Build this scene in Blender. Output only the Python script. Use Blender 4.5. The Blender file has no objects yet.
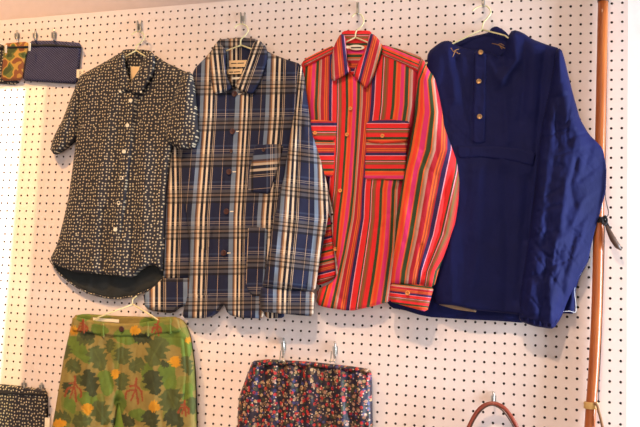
import bpy, math, random
import numpy as np
from mathutils import Vector, Matrix, geometry
C = bpy.context.scene.collection
S = bpy.context.scene

# ------------------------------------------------------------------ camera (fitted to the peg holes)
P = 0.025                                     # hole pitch of the board
Z0 = 2.35                                     # height of the first row of holes
RM = np.array([[0.9491045446701483, -0.04496939120624549, 0.31173436952156885],
               [0.010168954445604086, 0.9936139561961421, 0.11237392232068023],
               [-0.314797007056855, -0.10348458777417387, 0.943500813164067]])
CP = np.array([73.58878354, 33.78420339, -80.87752344])
F = 767.18
def w3(v): return Vector((v[0], v[2], -v[1]))
cam_d = bpy.data.cameras.new('camera'); cam = bpy.data.objects.new('camera', cam_d); C.objects.link(cam)
cam_d.sensor_width = 36; cam_d.lens = F * 36 / 640; cam_d.clip_start = 0.05
r, u, b = w3(RM[0]), -w3(RM[1]), -w3(RM[2])
m = Matrix(((r.x, u.x, b.x), (r.y, u.y, b.y), (r.z, u.z, b.z))).to_4x4()
m.translation = Vector((CP[0] * P, CP[2] * P, Z0 - CP[1] * P))
cam.matrix_world = m
S.camera = cam

# ------------------------------------------------------------------ world, lights, exposure
S.view_settings.view_transform = 'Standard'
S.view_settings.look = 'None'
S.view_settings.gamma = 1
S.view_settings.use_curve_mapping = False
S.view_settings.exposure = -0.24
wd = bpy.data.worlds.new('world'); S.world = wd; wd.use_nodes = True
wd.node_tree.nodes['Background'].inputs[0].default_value = (1.0, 0.85, 0.77, 1)
wd.node_tree.nodes['Background'].inputs[1].default_value = 0.27
def lamp(name, kind, loc, aim, energy, col, **kw):
    l = bpy.data.lights.new(name, kind); o = bpy.data.objects.new(name, l); C.objects.link(o)
    o.location = loc
    o.rotation_euler = (Vector(aim) - Vector(loc)).to_track_quat('-Z', 'Y').to_euler()
    l.energy = energy; l.color = col
    for k, v in kw.items(): setattr(l, k, v)
    return o
# track spots near the ceiling
WARM = (1.0, 0.66, 0.40)
lamp('track_spot', 'SPOT', (-0.35, -1.75, 4.4), (-0.10, 0, 0.9), 640, (1, .57, .24), spot_size=.95, spot_blend=1.0, shadow_soft_size=0.04)
lamp('track_spot', 'SPOT', (0.70, -2.1, 4.1), (0.85, 0, 0.9), 125, (1, .66, .40), spot_size=.9, spot_blend=1.0, shadow_soft_size=0.04)
lamp('track_spot', 'SPOT', (1.35, -2.1, 4.1), (1.5, 0, 0.7), 290, (1, .68, .46), spot_size=.9, spot_blend=1.0, shadow_soft_size=0.05)
# daylight from the shop window on the right, close to the wall
lamp('window_daylight', 'AREA', (4.2, -0.42, 1.45), (1.2, -0.10, 1.45), 235, (0.74, 0.86, 1.0), shape='RECTANGLE', size=0.45, size_y=1.7)
# soft fill added behind the camera to lift the fronts
lamp('front_fill', 'AREA', (1.2, -2.9, 2.2), (1.0, 0, 1.6), 7, (1.0, 0.84, 0.78), shape='RECTANGLE', size=2.4, size_y=1.6)

# ------------------------------------------------------------------ pixel rays onto planes in front of the board
def unproj(px, py, d):
    """points (px,py) of the photo at distance d (m) in front of the board -> world xyz"""
    px = np.asarray(px, float); py = np.asarray(py, float); d = np.asarray(d, float) * np.ones_like(px)
    c = np.stack([(px - 320) / F, (py - 213.5) / F, np.ones_like(px)], -1)
    v = c @ RM                                # R^T c
    t = (-d / P - CP[2]) / v[..., 2]
    X = CP + v * t[..., None]
    return np.stack([X[..., 0] * P, X[..., 2] * P, Z0 - X[..., 1] * P], -1)
def W(px, py, d): return Vector(unproj(np.array([px]), np.array([py]), d)[0])

# ------------------------------------------------------------------ material helpers
def new_mat(name):
    m = bpy.data.materials.new(name); m.use_nodes = True
    nt = m.node_tree; return m, nt, nt.nodes['Principled BSDF']
def N(nt, t, **kw):
    n = nt.nodes.new(t)
    for k, v in kw.items():
        if k.startswith('i_'):
            n.inputs[k[2:]].default_value = v
        else: setattr(n, k, v)
    return n
def L(nt, a, b): nt.links.new(a, b)
def uvn(nt): return N(nt, 'ShaderNodeUVMap', uv_map='UVMap').outputs[0]
def objc(nt): return N(nt, 'ShaderNodeTexCoord').outputs['Object']
def math_(nt, op, a, b=None, c=None):
    n = N(nt, 'ShaderNodeMath', operation=op)
    for i, x in enumerate((a, b, c)):
        if x is None: continue
        if hasattr(x, 'links'): L(nt, x, n.inputs[i])
        else: n.inputs[i].default_value = x
    return n.outputs[0]
def mix(nt, fac, a, b, mode='MIX'):
    n = N(nt, 'ShaderNodeMix', data_type='RGBA', blend_type=mode)
    for i, x in ((0, fac), (6, a), (7, b)):
        if hasattr(x, 'links'): L(nt, x, n.inputs[i])
        else: n.inputs[i].default_value = x if i == 0 else (*x, 1)
    return n.outputs[2]
def ramp(nt, fac, stops, interp='CONSTANT'):
    n = N(nt, 'ShaderNodeValToRGB'); cr = n.color_ramp; cr.interpolation = interp
    while len(cr.elements) > 1: cr.elements.remove(cr.elements[-1])
    cr.elements[0].position = stops[0][0]; cr.elements[0].color = (*stops[0][1], 1)
    for p, c in stops[1:]:
        e = cr.elements.new(p); e.color = (*c, 1)
    L(nt, fac, n.inputs[0]); return n.outputs[0]
def cloth_bump(nt, bs, scale=260, strength=0.12, wrinkle=0.25, wscale=22, stretch=(1.6, 1.6, .6), dist=0.004):
    o = objc(nt)
    mp = N(nt, 'ShaderNodeMapping'); mp.inputs['Scale'].default_value = stretch; L(nt, o, mp.inputs[0])
    n1 = N(nt, 'ShaderNodeTexNoise', i_Scale=wscale, i_Detail=3.0, i_Roughness=0.5); L(nt, mp.outputs[0], n1.inputs['Vector'])
    n2 = N(nt, 'ShaderNodeTexNoise', i_Scale=scale, i_Detail=2.0); L(nt, o, n2.inputs['Vector'])
    b1 = N(nt, 'ShaderNodeBump', i_Strength=wrinkle, i_Distance=dist); L(nt, n1.outputs[0], b1.inputs['Height'])
    b2 = N(nt, 'ShaderNodeBump', i_Strength=strength, i_Distance=0.0008); L(nt, n2.outputs[0], b2.inputs['Height'])
    L(nt, b1.outputs[0], b2.inputs['Normal']); L(nt, b2.outputs[0], bs.inputs['Normal'])
def s2l(r, g, b):
    f = lambda x: (x / 255 / 12.92) if x / 255 <= .04045 else ((x / 255 + .055) / 1.055) ** 2.4
    return (f(r), f(g), f(b))
def flat(name, col, rough=0.8, metal=0, bump=True, noise=0.0, **kw):
    m, nt, bs = new_mat(name)
    bs.inputs['Roughness'].default_value = rough; bs.inputs['Metallic'].default_value = metal
    n = N(nt, 'ShaderNodeTexNoise', i_Scale=40.0, i_Detail=3.0); L(nt, objc(nt), n.inputs['Vector'])
    c = ramp(nt, n.outputs[0], [(0.3, tuple(x * (1 - noise) for x in col)), (0.7, tuple(min(1, x * (1 + noise)) for x in col))], 'LINEAR')
    L(nt, c, bs.inputs['Base Color'])
    if bump: cloth_bump(nt, bs, **kw)
    return m

M = {}
# painted board: faint mottling, brown fibre core in the holes
m_, nt, bs = new_mat('board_paint'); M['board'] = m_
n = N(nt, 'ShaderNodeTexNoise', i_Scale=3.0, i_Detail=4.0); L(nt, objc(nt), n.inputs['Vector'])
L(nt, ramp(nt, n.outputs[0], [(0.3, (.83, .705, .645)), (0.7, (.87, .74, .68))], 'LINEAR'), bs.inputs['Base Color'])
bs.inputs['Roughness'].default_value = .62
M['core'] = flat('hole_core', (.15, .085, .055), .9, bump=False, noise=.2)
M['cavity'] = flat('cavity_shade', (.05, .03, .02), .95, bump=False, noise=.2)  # near-black brown standing in for shade in the gap
M['wall'] = flat('wall_paint', (.68, .555, .53), .8, wrinkle=.03, strength=.05, noise=.02)
M['white_wall'] = flat('white_wall_paint', (.97, .95, .92), .8, wrinkle=.03, strength=.05, noise=.02)
M['floor'] = flat('floor_boards', (.35, .25, .17), .5, noise=.15)

# dark cotton with small scattered blossoms
def floral_dark(name, base, spot, scale, r0, r1):
    m, nt, bs = new_mat(name); uv = uvn(nt)
    nz = N(nt, 'ShaderNodeTexNoise', i_Scale=scale * 1.2, i_Detail=1.0); L(nt, uv, nz.inputs['Vector'])
    v = N(nt, 'ShaderNodeTexVoronoi', voronoi_dimensions='2D', i_Scale=scale, i_Randomness=.5); L(nt, uv, v.inputs['Vector'])
    d = math_(nt, 'ADD', v.outputs['Distance'], math_(nt, 'MULTIPLY', math_(nt, 'SUBTRACT', nz.outputs[0], .5), .16))
    fac = ramp(nt, d, [(0, (1, 1, 1)), (r0, (1, 1, 1)), (r1, (0, 0, 0))], 'LINEAR')
    n2 = N(nt, 'ShaderNodeTexNoise', i_Scale=scale * .5, i_Detail=1.0); L(nt, uv, n2.inputs['Vector'])
    sp = mix(nt, n2.outputs[0], tuple(x * .55 for x in spot), spot)
    L(nt, mix(nt, fac, base, sp), bs.inputs['Base Color'])
    bs.inputs['Roughness'].default_value = .85
    cloth_bump(nt, bs)
    return m
M['floral'] = floral_dark('dark_floral_cotton', s2l(36, 34, 40), s2l(205, 190, 160), 98, .20, .27)
M['floral_band'] = flat('black_zip_tape', s2l(22, 20, 24), .8)
M['lining'] = flat('dark_inner_cloth', s2l(34, 37, 36), .9, noise=.15)

# plaid: warp and weft ramps
NAVY = s2l(17, 24, 56); CRM = s2l(252, 228, 195); TAN = s2l(180, 132, 85); BLU = s2l(128, 146, 168); BRN = s2l(95, 68, 55); DK = s2l(16, 13, 18)
THN = s2l(205, 180, 150)
SEQ = [(0, BLU), (.08, BRN), (.13, TAN), (.17, CRM), (.23, DK), (.31, CRM), (.375, DK), (.455, THN), (.472, DK), (.50, THN), (.518, NAVY), (.805, THN), (.82, NAVY), (.97, BLU)]
WSEQ = [(0, s2l(190,175,160)), (.02, NAVY), (.05, s2l(190,175,160)), (.07, NAVY), (.12, s2l(122,116,116)), (.20, DK), (.235, s2l(150,130,112)), (.30, DK), (.345, s2l(122,116,116)), (.43, DK), (.50, NAVY), (.88, s2l(70,84,112)), (.93, NAVY)]
def plaid(name, warp_f):
    m, nt, bs = new_mat(name)
    sx = N(nt, 'ShaderNodeSeparateXYZ'); L(nt, uvn(nt), sx.inputs[0])
    a = ramp(nt, math_(nt, 'FRACT', sx.outputs[0]), SEQ); b_ = ramp(nt, math_(nt, 'FRACT', sx.outputs[1]), WSEQ)
    k_ = ramp(nt, math_(nt, 'FRACT', sx.outputs[1]), [(0, (1, 1, 1)), (.12, (.72, .70, .68)), (.20, (.35, .33, .34)), (.235, (.75, .7, .66)), (.30, (.35, .33, .34)), (.345, (.72, .70, .68)), (.43, (.4, .38, .4)), (.50, (1, 1, 1))])
    a = mix(nt, 1.0, a, k_, 'MULTIPLY')
    L(nt, mix(nt, 1 - warp_f, a, b_), bs.inputs['Base Color'])
    bs.inputs['Roughness'].default_value = .9
    cloth_bump(nt, bs, wrinkle=.3)
    return m
M['plaid'] = plaid('navy_plaid_flannel', .70)
M['plaid_pocket'] = plaid('navy_plaid_flannel_pocket', .5)

# woven stripes of the red shirt, one repeat
GRN = s2l(46, 66, 32); ORG = s2l(225, 95, 35); TNG = s2l(170, 120, 90); CRI = s2l(178, 22, 42); RUS = s2l(165, 62, 38)
PUR = s2l(46, 24, 78); MVE = s2l(225, 150, 165); RED = s2l(225, 32, 34); PNK = s2l(218, 44, 112)
STR = [(0, GRN), (.055, ORG), (.072, TNG), (.10, s2l(190, 140, 125)), (.128, CRI), (.205, ORG), (.232, RUS), (.255, ORG), (.275, RUS), (.30, CRI), (.32, PUR), (.385, MVE), (.402, RED),
       (.505, GRN), (.53, MVE), (.545, RUS), (.57, s2l(120, 90, 45)), (.60, RUS), (.63, RED), (.715, GRN), (.775, ORG), (.81, s2l(232, 60, 35)), (.865, ORG), (.89, PNK), (.965, ORG), (.985, s2l(120, 60, 40))]
def stripes(name):
    m, nt, bs = new_mat(name)
    sx = N(nt, 'ShaderNodeSeparateXYZ'); L(nt, uvn(nt), sx.inputs[0])
    a = ramp(nt, math_(nt, 'FRACT', sx.outputs[0]), STR)
    L(nt, a, bs.inputs['Base Color'])
    bs.inputs['Roughness'].default_value = .85
    cloth_bump(nt, bs, wrinkle=.2)
    return m
M['stripes'] = stripes('red_striped_cotton')

def nylon():
    m, nt, bs = new_mat('navy_nylon')
    n = N(nt, 'ShaderNodeTexNoise', i_Scale=6.0, i_Detail=4.0); L(nt, objc(nt), n.inputs['Vector'])
    L(nt, ramp(nt, n.outputs[0], [(.3, s2l(16, 20, 62)), (.7, s2l(20, 25, 76))], 'LINEAR'), bs.inputs['Base Color'])
    bs.inputs['Roughness'].default_value = .75
    bs.inputs['Specular IOR Level'].default_value = .15
    bs.inputs['Sheen Weight'].default_value = .0; bs.inputs['Sheen Tint'].default_value = (.3, .4, 1, 1)
    cloth_bump(nt, bs, wrinkle=.3, wscale=20, dist=.010, stretch=(1.5, 1.5, .9))
    return m
M['nylon'] = nylon()
M['khaki'] = flat('khaki_lining', s2l(150, 125, 100), .9)
M['white_trim'] = flat('white_trim', s2l(235, 235, 240), .7, bump=False)

def skirt_mat():
    m, nt, bs = new_mat('dark_flower_print'); uv = uvn(nt)
    col = None
    base = s2l(42, 30, 42)
    for i, (sc, r0, pal) in enumerate([
        (92, .42, [(0, s2l(30, 30, 60)), (.3, s2l(120, 95, 60)), (.5, s2l(70, 80, 50)), (.68, s2l(70, 70, 120)), (.85, s2l(150, 120, 90))]),
        (62, .27, [(0, s2l(205, 50, 45)), (.38, s2l(170, 30, 50)), (.55, s2l(205, 175, 120)), (.72, s2l(35, 25, 40)), (.85, s2l(190, 150, 120))]),
        (110, .20, [(0, s2l(225, 205, 165)), (.35, base), (.6, s2l(210, 120, 80)), (.8, base)])]):
        mp = N(nt, 'ShaderNodeMapping'); mp.inputs['Location'].default_value = (i * 3.3, i * 1.7, 0); L(nt, uv, mp.inputs[0])
        v = N(nt, 'ShaderNodeTexVoronoi', voronoi_dimensions='2D', i_Scale=sc, i_Randomness=.95); L(nt, mp.outputs[0], v.inputs['Vector'])
        sx = N(nt, 'ShaderNodeSeparateColor'); L(nt, v.outputs['Color'], sx.inputs[0])
        c = ramp(nt, sx.outputs[0], pal)
        f = math_(nt, 'LESS_THAN', v.outputs['Distance'], r0)
        col = mix(nt, f, base if col is None else col, c)
    col = mix(nt, 1.0, col, (.72, .66, .72), 'MULTIPLY')
    L(nt, col, bs.inputs['Base Color']); bs.inputs['Roughness'].default_value = .5
    cloth_bump(nt, bs, wrinkle=.3)
    return m
M['skirt'] = skirt_mat()

def vcol(name, rough=.9):
    m, nt, bs = new_mat(name)
    a = N(nt, 'ShaderNodeVertexColor', layer_name='Print')
    n = N(nt, 'ShaderNodeTexNoise', i_Scale=60.0, i_Detail=3.0); L(nt, objc(nt), n.inputs['Vector'])
    c = mix(nt, .5, a.outputs[0], ramp(nt, n.outputs[0], [(.3, (.7, .7, .7)), (.7, (1.15, 1.15, 1.15))], 'LINEAR'), 'MULTIPLY')
    L(nt, c, bs.inputs['Base Color']); bs.inputs['Roughness'].default_value = rough
    cloth_bump(nt, bs, wrinkle=.3)
    return m
M['leaf_print'] = vcol('leaf_camouflage_print')
def pouch_blue():
    m, nt, bs = new_mat('blue_dotted_cloth'); uv = uvn(nt)
    v = N(nt, 'ShaderNodeTexVoronoi', voronoi_dimensions='2D', i_Scale=170.0, i_Randomness=0.0)
    mp = N(nt, 'ShaderNodeMapping'); mp.inputs['Rotation'].default_value = (0, 0, .6); L(nt, uv, mp.inputs[0]); L(nt, mp.outputs[0], v.inputs['Vector'])
    f = math_(nt, 'LESS_THAN', v.outputs['Distance'], .33)
    L(nt, mix(nt, f, s2l(24, 27, 60), s2l(88, 86, 118)), bs.inputs['Base Color']); bs.inputs['Roughness'].default_value = .85
    cloth_bump(nt, bs); return m
M['blue_dots'] = pouch_blue()
def camo():
    m, nt, bs = new_mat('brown_camouflage_cloth'); uv = uvn(nt)
    n = N(nt, 'ShaderNodeTexNoise', i_Scale=22.0, i_Detail=1.5); L(nt, uv, n.inputs['Vector'])
    L(nt, ramp(nt, n.outputs[0], [(0, s2l(70, 80, 40)), (.40, s2l(105, 110, 50)), (.46, s2l(190, 145, 65)), (.52, s2l(135, 80, 48)), (.66, s2l(180, 135, 65))]), bs.inputs['Base Color'])
    bs.inputs['Roughness'].default_value = .9; cloth_bump(nt, bs); return m
M['camo'] = camo()
M['paper'] = flat('woven_label', s2l(238, 225, 200), .8, bump=False)
M['gold_label'] = flat('gold_label', s2l(235, 200, 150), .7, bump=False)
M['ink'] = flat('ink', s2l(60, 45, 40), .8, bump=False)
M['wire'] = flat('cream_hanger_wire', s2l(225, 215, 165), .35, bump=False)
M['steel'] = flat('white_zinc_hook', s2l(175, 172, 165), .28, .75, bump=False)
M['pearl'] = flat('pearl_button', s2l(232, 222, 195), .3, bump=False)
M['brown_button'] = flat('brown_button', s2l(70, 34, 24), .3, bump=False)
M['amber_button'] = flat('amber_button', s2l(225, 135, 55), .3, bump=False)
M['brass'] = flat('antique_brass', s2l(150, 115, 75), .4, .6, bump=False)
M['gold'] = flat('pale_gold_knot', s2l(215, 175, 105), .5, wrinkle=.4)
M['leather'] = flat('brown_leather', s2l(140, 62, 42), .35, noise=.1, wrinkle=.1)
M['dark_leather'] = flat('dark_leather', s2l(82, 60, 48), .4, noise=.15)
M['cord'] = flat('dark_cord', s2l(60, 55, 55), .7, bump=False)
M['strap'] = flat('brown_strap', s2l(140, 100, 65), .7)
m_, nt, bs = new_mat('orange_wood'); M['wood'] = m_
mp = N(nt, 'ShaderNodeMapping'); mp.inputs['Scale'].default_value = (6, 6, .5); L(nt, objc(nt), mp.inputs[0])
n = N(nt, 'ShaderNodeTexNoise', i_Scale=18.0, i_Detail=4.0); L(nt, mp.outputs[0], n.inputs['Vector'])
L(nt, ramp(nt, n.outputs[0], [(.3, s2l(160, 82, 34)), (.7, s2l(188, 104, 46))], 'LINEAR'), bs.inputs['Base Color'])
bs.inputs['Roughness'].default_value = .3

# ------------------------------------------------------------------ object helpers
def empty(name, loc, label, cat, group=None):
    o = bpy.data.objects.new(name, None); C.objects.link(o); o.location = loc; o.empty_display_size = .05
    o['label'] = label; o['category'] = cat
    if group: o['group'] = group
    return o
def mesh_obj(name, verts, faces, mat, parent=None, origin=None, smooth=True):
    verts = np.asarray(verts, float)
    pw_ = Vector((0, 0, 0)); q_ = parent
    while q_ is not None: pw_ = pw_ + q_.location; q_ = q_.parent
    org = np.array(pw_ if parent is not None and origin is None else (origin if origin is not None else (0, 0, 0)), float)
    me = bpy.data.meshes.new(name); me.from_pydata((verts - org).tolist(), [], [list(map(int, f)) for f in faces])
    mats = mat if isinstance(mat, list) else [mat]
    for x in mats: me.materials.append(x)
    if smooth: me.polygons.foreach_set('use_smooth', [True] * len(me.polygons))
    o = bpy.data.objects.new(name, me); C.objects.link(o)
    if parent is not None:
        o.parent = parent
        if origin is not None: o.location = Vector(origin) - pw_
    elif origin is not None: o.location = origin
    return o
def structure(o): o['kind'] = 'structure'; return o
def box(name, lo, hi, mat, parent=None):
    x0, y0, z0 = lo; x1, y1, z1 = hi
    v = [(x, y, z) for x in (x0, x1) for y in (y0, y1) for z in (z0, z1)]
    f = [(0, 1, 3, 2), (4, 6, 7, 5), (0, 4, 5, 1), (2, 3, 7, 6), (0, 2, 6, 4), (1, 5, 7, 3)]
    return mesh_obj(name, v, f, mat, parent, smooth=False)
def tube_data(pts, rad, n=10):
    pts = [Vector(p) for p in pts]; V = []; Fc = []
    rads = rad if isinstance(rad, (list, tuple)) else [rad] * len(pts)
    up = Vector((0.13, 1, .21)).normalized()
    for i, p in enumerate(pts):
        t = (pts[min(i + 1, len(pts) - 1)] - pts[max(i - 1, 0)]).normalized()
        s = t.cross(up)
        if s.length < 1e-4: s = t.cross(Vector((1, 0, 0)))
        s.normalize(); q = t.cross(s).normalized(); up = -q if q.dot(up) < 0 else q
        up = (up if abs(up.dot(t)) < .99 else Vector((1, 0, 0)))
        for k in range(n):
            a = 2 * math.pi * k / n
            V.append(p + (s * math.cos(a) + q * math.sin(a)) * rads[i])
    for i in range(len(pts) - 1):
        for k in range(n):
            a = i * n + k; b_ = i * n + (k + 1) % n
            Fc.append((a, b_, b_ + n, a + n))
    Fc.append(tuple(range(n))[::-1]); Fc.append(tuple((len(pts) - 1) * n + k for k in range(n)))
    return V, Fc
def smooth_path(pts, k=5):
    pts = [Vector(p) for p in pts]; out = []
    for i in range(len(pts) - 1):
        p0 = pts[max(i - 1, 0)]; p1 = pts[i]; p2 = pts[i + 1]; p3 = pts[min(i + 2, len(pts) - 1)]
        for j in range(k):
            t = j / k
            out.append(.5 * ((2 * p1) + (p2 - p0) * t + (2 * p0 - 5 * p1 + 4 * p2 - p3) * t * t + (3 * p1 - p0 - 3 * p2 + p3) * t ** 3))
    out.append(pts[-1]); return out
def tube(name, pts, rad, mat, parent=None, n=10, k=5):
    """pts: (px,py,depth)"""
    w = smooth_path([W(*p) for p in pts], k) if k > 1 else [W(*p) for p in pts]
    if isinstance(rad, (list, tuple)):
        rad = list(np.interp(np.linspace(0, 1, len(w)), np.linspace(0, 1, len(rad)), rad))
    V, Fc = tube_data(w, rad, n)
    return mesh_obj(name, [tuple(v) for v in V], Fc, mat, parent, origin=None if parent is not None else tuple(w[0]))
def lathe(name, centre, prof, mat, parent, axis=Vector((0, -1, 0)), n=20):
    a = axis.normalized(); s = a.cross(Vector((0, 0, 1))).normalized(); q = a.cross(s)
    V = []; Fc = []
    for r_, h in prof:
        for k in range(n):
            t = 2 * math.pi * k / n; V.append(centre + a * h + (s * math.cos(t) + q * math.sin(t)) * r_)
    for i in range(len(prof) - 1):
        for k in range(n):
            x = i * n + k; y = i * n + (k + 1) % n; Fc.append((x, y, y + n, x + n))
    Fc.append(tuple(range(n))[::-1]); Fc.append(tuple((len(prof) - 1) * n + k for k in range(n)))
    return mesh_obj(name, [tuple(v) for v in V], Fc, mat, parent)
def button(px, py, d, rad, mat, parent, name='button', holes=True):
    c = W(px, py, d)
    ax = Vector((-.0, -1, 0))
    o = lathe(name, c, [(rad * .9, -.001), (rad, .0005), (rad * .97, .0016), (rad * .8, .002), (rad * .66, .0013), (rad * .1, .0012)], mat, parent, ax)
    if holes:
        for s in (-1, 1):
            lathe('thread', c + Vector((s * rad * .2, 0, 0)), [(rad * .12, .001), (rad * .12, .0019), (rad * .04, .002)], M['ink'], o, ax, 8)
    return o

# ---- value noise
_rng = np.random.RandomState(7); _lat = _rng.rand(64, 64)
def vnoise(x, y):
    xi = np.floor(x).astype(int); yi = np.floor(y).astype(int); fx = x - xi; fy = y - yi
    fx = fx * fx * fx * (fx * (fx * 6 - 15) + 10); fy = fy * fy * fy * (fy * (fy * 6 - 15) + 10)
    g = lambda a, b_: _lat[a % 64, b_ % 64]
    return ((g(xi, yi) * (1 - fx) + g(xi + 1, yi) * fx) * (1 - fy) + (g(xi, yi + 1) * (1 - fx) + g(xi + 1, yi + 1) * fx) * fy) - .5
def seg_dist(px, py, a, b_):
    ax, ay = a; bx, by = b_; dx, dy = bx - ax, by - ay; L2 = dx * dx + dy * dy + 1e-9
    t = np.clip(((px - ax) * dx + (py - ay) * dy) / L2, 0, 1)
    return np.hypot(px - ax - t * dx, py - ay - t * dy)
def inside(px, py, poly):
    c = np.zeros(px.shape, bool); j = len(poly) - 1
    for i in range(len(poly)):
        xi, yi = poly[i]; xj, yj = poly[j]
        if yi != yj:
            c ^= ((yi > py) != (yj > py)) & (px < (xj - xi) * (py - yi) / (yj - yi) + xi)
        j = i
    return c
class Piece: pass
def chaikin(pts, fl):
    o = []; g = []
    n = len(pts)
    for i in range(n):
        a = np.array(pts[i]); b_ = np.array(pts[(i + 1) % n])
        l = np.hypot(*(b_ - a)); q = min(.25, 2.5 / max(l, .1))
        o.append(tuple(a + (b_ - a) * q)); g.append(fl[i])
        o.append(tuple(b_ - (b_ - a) * q)); g.append(fl[i])
    return o, g
SEED = [0]
def piece(name, parent, outline, back, front, mat, R=9, step=1.6, uv=None, folds=(), noise=(0.0015, .10, .03), colour=None, rnd=True, extra=None, ph=2.5, crease=.0009):
    """a piece of cloth with real depth: outline in photo pixels, back/front distance from the board.
    a point (x,y,'h') starts an open hem edge that does not taper to the back."""
    SEED[0] += 1; sd = SEED[0] * 13.37
    pts = [(float(p[0]), float(p[1])) for p in outline]; fl = [len(p) > 2 for p in outline]
    if rnd: pts, fl = chaikin(pts, fl)
    # resample edges
    bp = []; bf = []
    for i in range(len(pts)):
        a = np.array(pts[i]); b_ = np.array(pts[(i + 1) % len(pts)]); l = np.hypot(*(b_ - a)); k = max(1, int(l / (step * 1.2)))
        for j in range(k): bp.append(tuple(a + (b_ - a) * j / k)); bf.append(fl[i])
    A = np.array(bp)
    x0, y0 = A.min(0); x1, y1 = A.max(0)
    gx, gy = np.meshgrid(np.arange(x0 + step * .5, x1, step), np.arange(y0 + step * .5, y1, step * .87))
    gx = gx + (np.arange(gx.shape[0]) % 2)[:, None] * step * .5
    gx = gx.ravel(); gy = gy.ravel()
    k = inside(gx, gy, bp); gx, gy = gx[k], gy[k]
    def dists(x, y):
        ds = np.full(x.shape, 1e9); dh = np.full(x.shape, 1e9)
        for i in range(len(pts)):
            d = seg_dist(x, y, pts[i], pts[(i + 1) % len(pts)])
            if fl[i]: dh = np.minimum(dh, d)
            else: ds = np.minimum(ds, d)
        return ds, dh
    ds, dh = dists(gx, gy); k = np.minimum(ds, dh) > step * .45; gx, gy = gx[k], gy[k]
    allp = [Vector(p) for p in bp] + [Vector((a, b_)) for a, b_ in zip(gx, gy)]
    nb = len(bp)
    vo, eo, fo, ov, oe, of = geometry.delaunay_2d_cdt(allp, [], [list(range(nb))], 1, 1e-4)
    V = np.array([(v.x, v.y) for v in vo])
    def height(x, y):
        ds, dh = dists(x, y)
        t = np.clip(ds / R, 0, 1); f = np.sqrt(np.clip(1 - (1 - t) ** 2, 0, 1))
        t2 = np.clip(dh / ph, 0, 1); f = f * (.72 + .28 * np.sqrt(np.clip(1 - (1 - t2) ** 2, 0, 1)))
        h = back + .0015 + (front - back - .0015) * f
        lift = np.zeros_like(x)
        for fd in folds:
            pl, amp, wd_ = fd[0], fd[1], fd[2]
            dd = np.full(x.shape, 1e9)
            for i in range(len(pl) - 1): dd = np.minimum(dd, seg_dist(x, y, pl[i], pl[i + 1]))
            lift += amp * (.6 * np.exp(-(dd / wd_) ** 2) + .4 * np.exp(-dd / wd_ * 1.3))
        wx = x + 8 * vnoise(x * .02 + sd, y * .02)
        lift += noise[0] * 2 * vnoise(wx * noise[1] + sd, y * noise[2] + sd * .3)
        lift += noise[0] * 1.0 * vnoise(wx * noise[1] * 2.3 + sd, y * noise[2] * 2.6)
        if crease:
            for q_, (an, s1, s2) in enumerate(((.5, .11, .035), (-.7, .10, .03), (1.2, .09, .03), (.1, .16, .03))):
                uu = (wx * math.cos(an) + y * math.sin(an)) * s1; vv = (-wx * math.sin(an) + y * math.cos(an)) * s2
                rg = np.abs(vnoise(uu + sd + q_ * 5, vv + q_ * 3)) * 2
                msk = np.clip(vnoise(x * .03 + q_ * 7 + sd, y * .03) * 3 + .5, 0, 1)
                lift -= crease * np.exp(-(rg / .22) ** 2) * msk
        e = np.clip(ds / 3.5, 0, 1)
        h = h + lift * (.15 + .85 * e)
        if extra is not None: h = h + extra(x, y) * (h - back) / (front - back)
        return np.maximum(h, back + .0012)
    H = height(V[:, 0], V[:, 1])
    Wf = unproj(V[:, 0], V[:, 1], H)
    Wb = Wf.copy(); Wb[:, 1] = -back
    # the back keeps the front's outline where it stands, pulled in slightly
    n = len(V)
    faces = []; edge = {}
    for f in fo:
        for i in range(len(f)):
            a, b_ = f[i], f[(i + 1) % len(f)]
            edge[(a, b_)] = edge.get((a, b_), 0) + 1
    # orientation: want the front facing -Y
    f0 = fo[0]; p = [Vector(Wf[i]) for i in f0[:3]]
    flip = (p[1] - p[0]).cross(p[2] - p[0]).y > 0
    for f in fo:
        f = list(f)
        faces.append(f[::-1] if flip else f)
        g = [i + n for i in f]
        faces.append(g if flip else g[::-1])
    for (a, b_) in list(edge):
        if (b_, a) not in edge:
            q = [b_, a, a + n, b_ + n]
            faces.append(q[::-1] if flip else q)
    org = tuple(Wf.mean(0))
    o = mesh_obj(name, np.vstack([Wf, Wb]), faces, mat, parent, origin=org)
    me = o.data
    if uv is None: U = np.stack([Wf[:, 0], Wf[:, 2]], -1)
    else: U = np.stack(uv(V[:, 0], V[:, 1], Wf), -1)
    U = np.vstack([U, U])
    lay = me.uv_layers.new(name='UVMap')
    idx = np.empty(len(me.loops), int); me.loops.foreach_get('vertex_index', idx)
    lay.data.foreach_set('uv', U[idx].ravel())
    if colour is not None:
        col = colour(V[:, 0], V[:, 1]); col = np.vstack([col, col]); col = np.hstack([col, np.ones((len(col), 1))])
        at = me.color_attributes.new('Print', 'FLOAT_COLOR', 'POINT'); at.data.foreach_set('color', col.ravel())
    r = Piece(); r.obj = o
    r.depth = lambda x, y: float(height(np.array([float(x)]), np.array([float(y)]))[0])
    return r
def guides(rows, us, vfun=None):
    """rows: {y: [x for each u]} -> u(x,y) across the cloth"""
    ys = sorted(rows); T = np.array([rows[y] for y in ys], float)
    def f(x, y, w):
        xs = np.stack([np.interp(y, ys, T[:, k]) for k in range(len(us))], -1)
        u = np.zeros_like(x); done = np.zeros(x.shape, bool)
        for k in range(len(us) - 1):
            a, b_ = xs[:, k], xs[:, k + 1]
            t = (x - a) / (b_ - a)
            sel = ~done & ((t < 1) | (k == len(us) - 2))
            u = np.where(sel, us[k] + t * (us[k + 1] - us[k]), u); done |= sel
        v = vfun(x, y, w) if vfun else y / 36.
        return u, v
    return f
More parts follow.
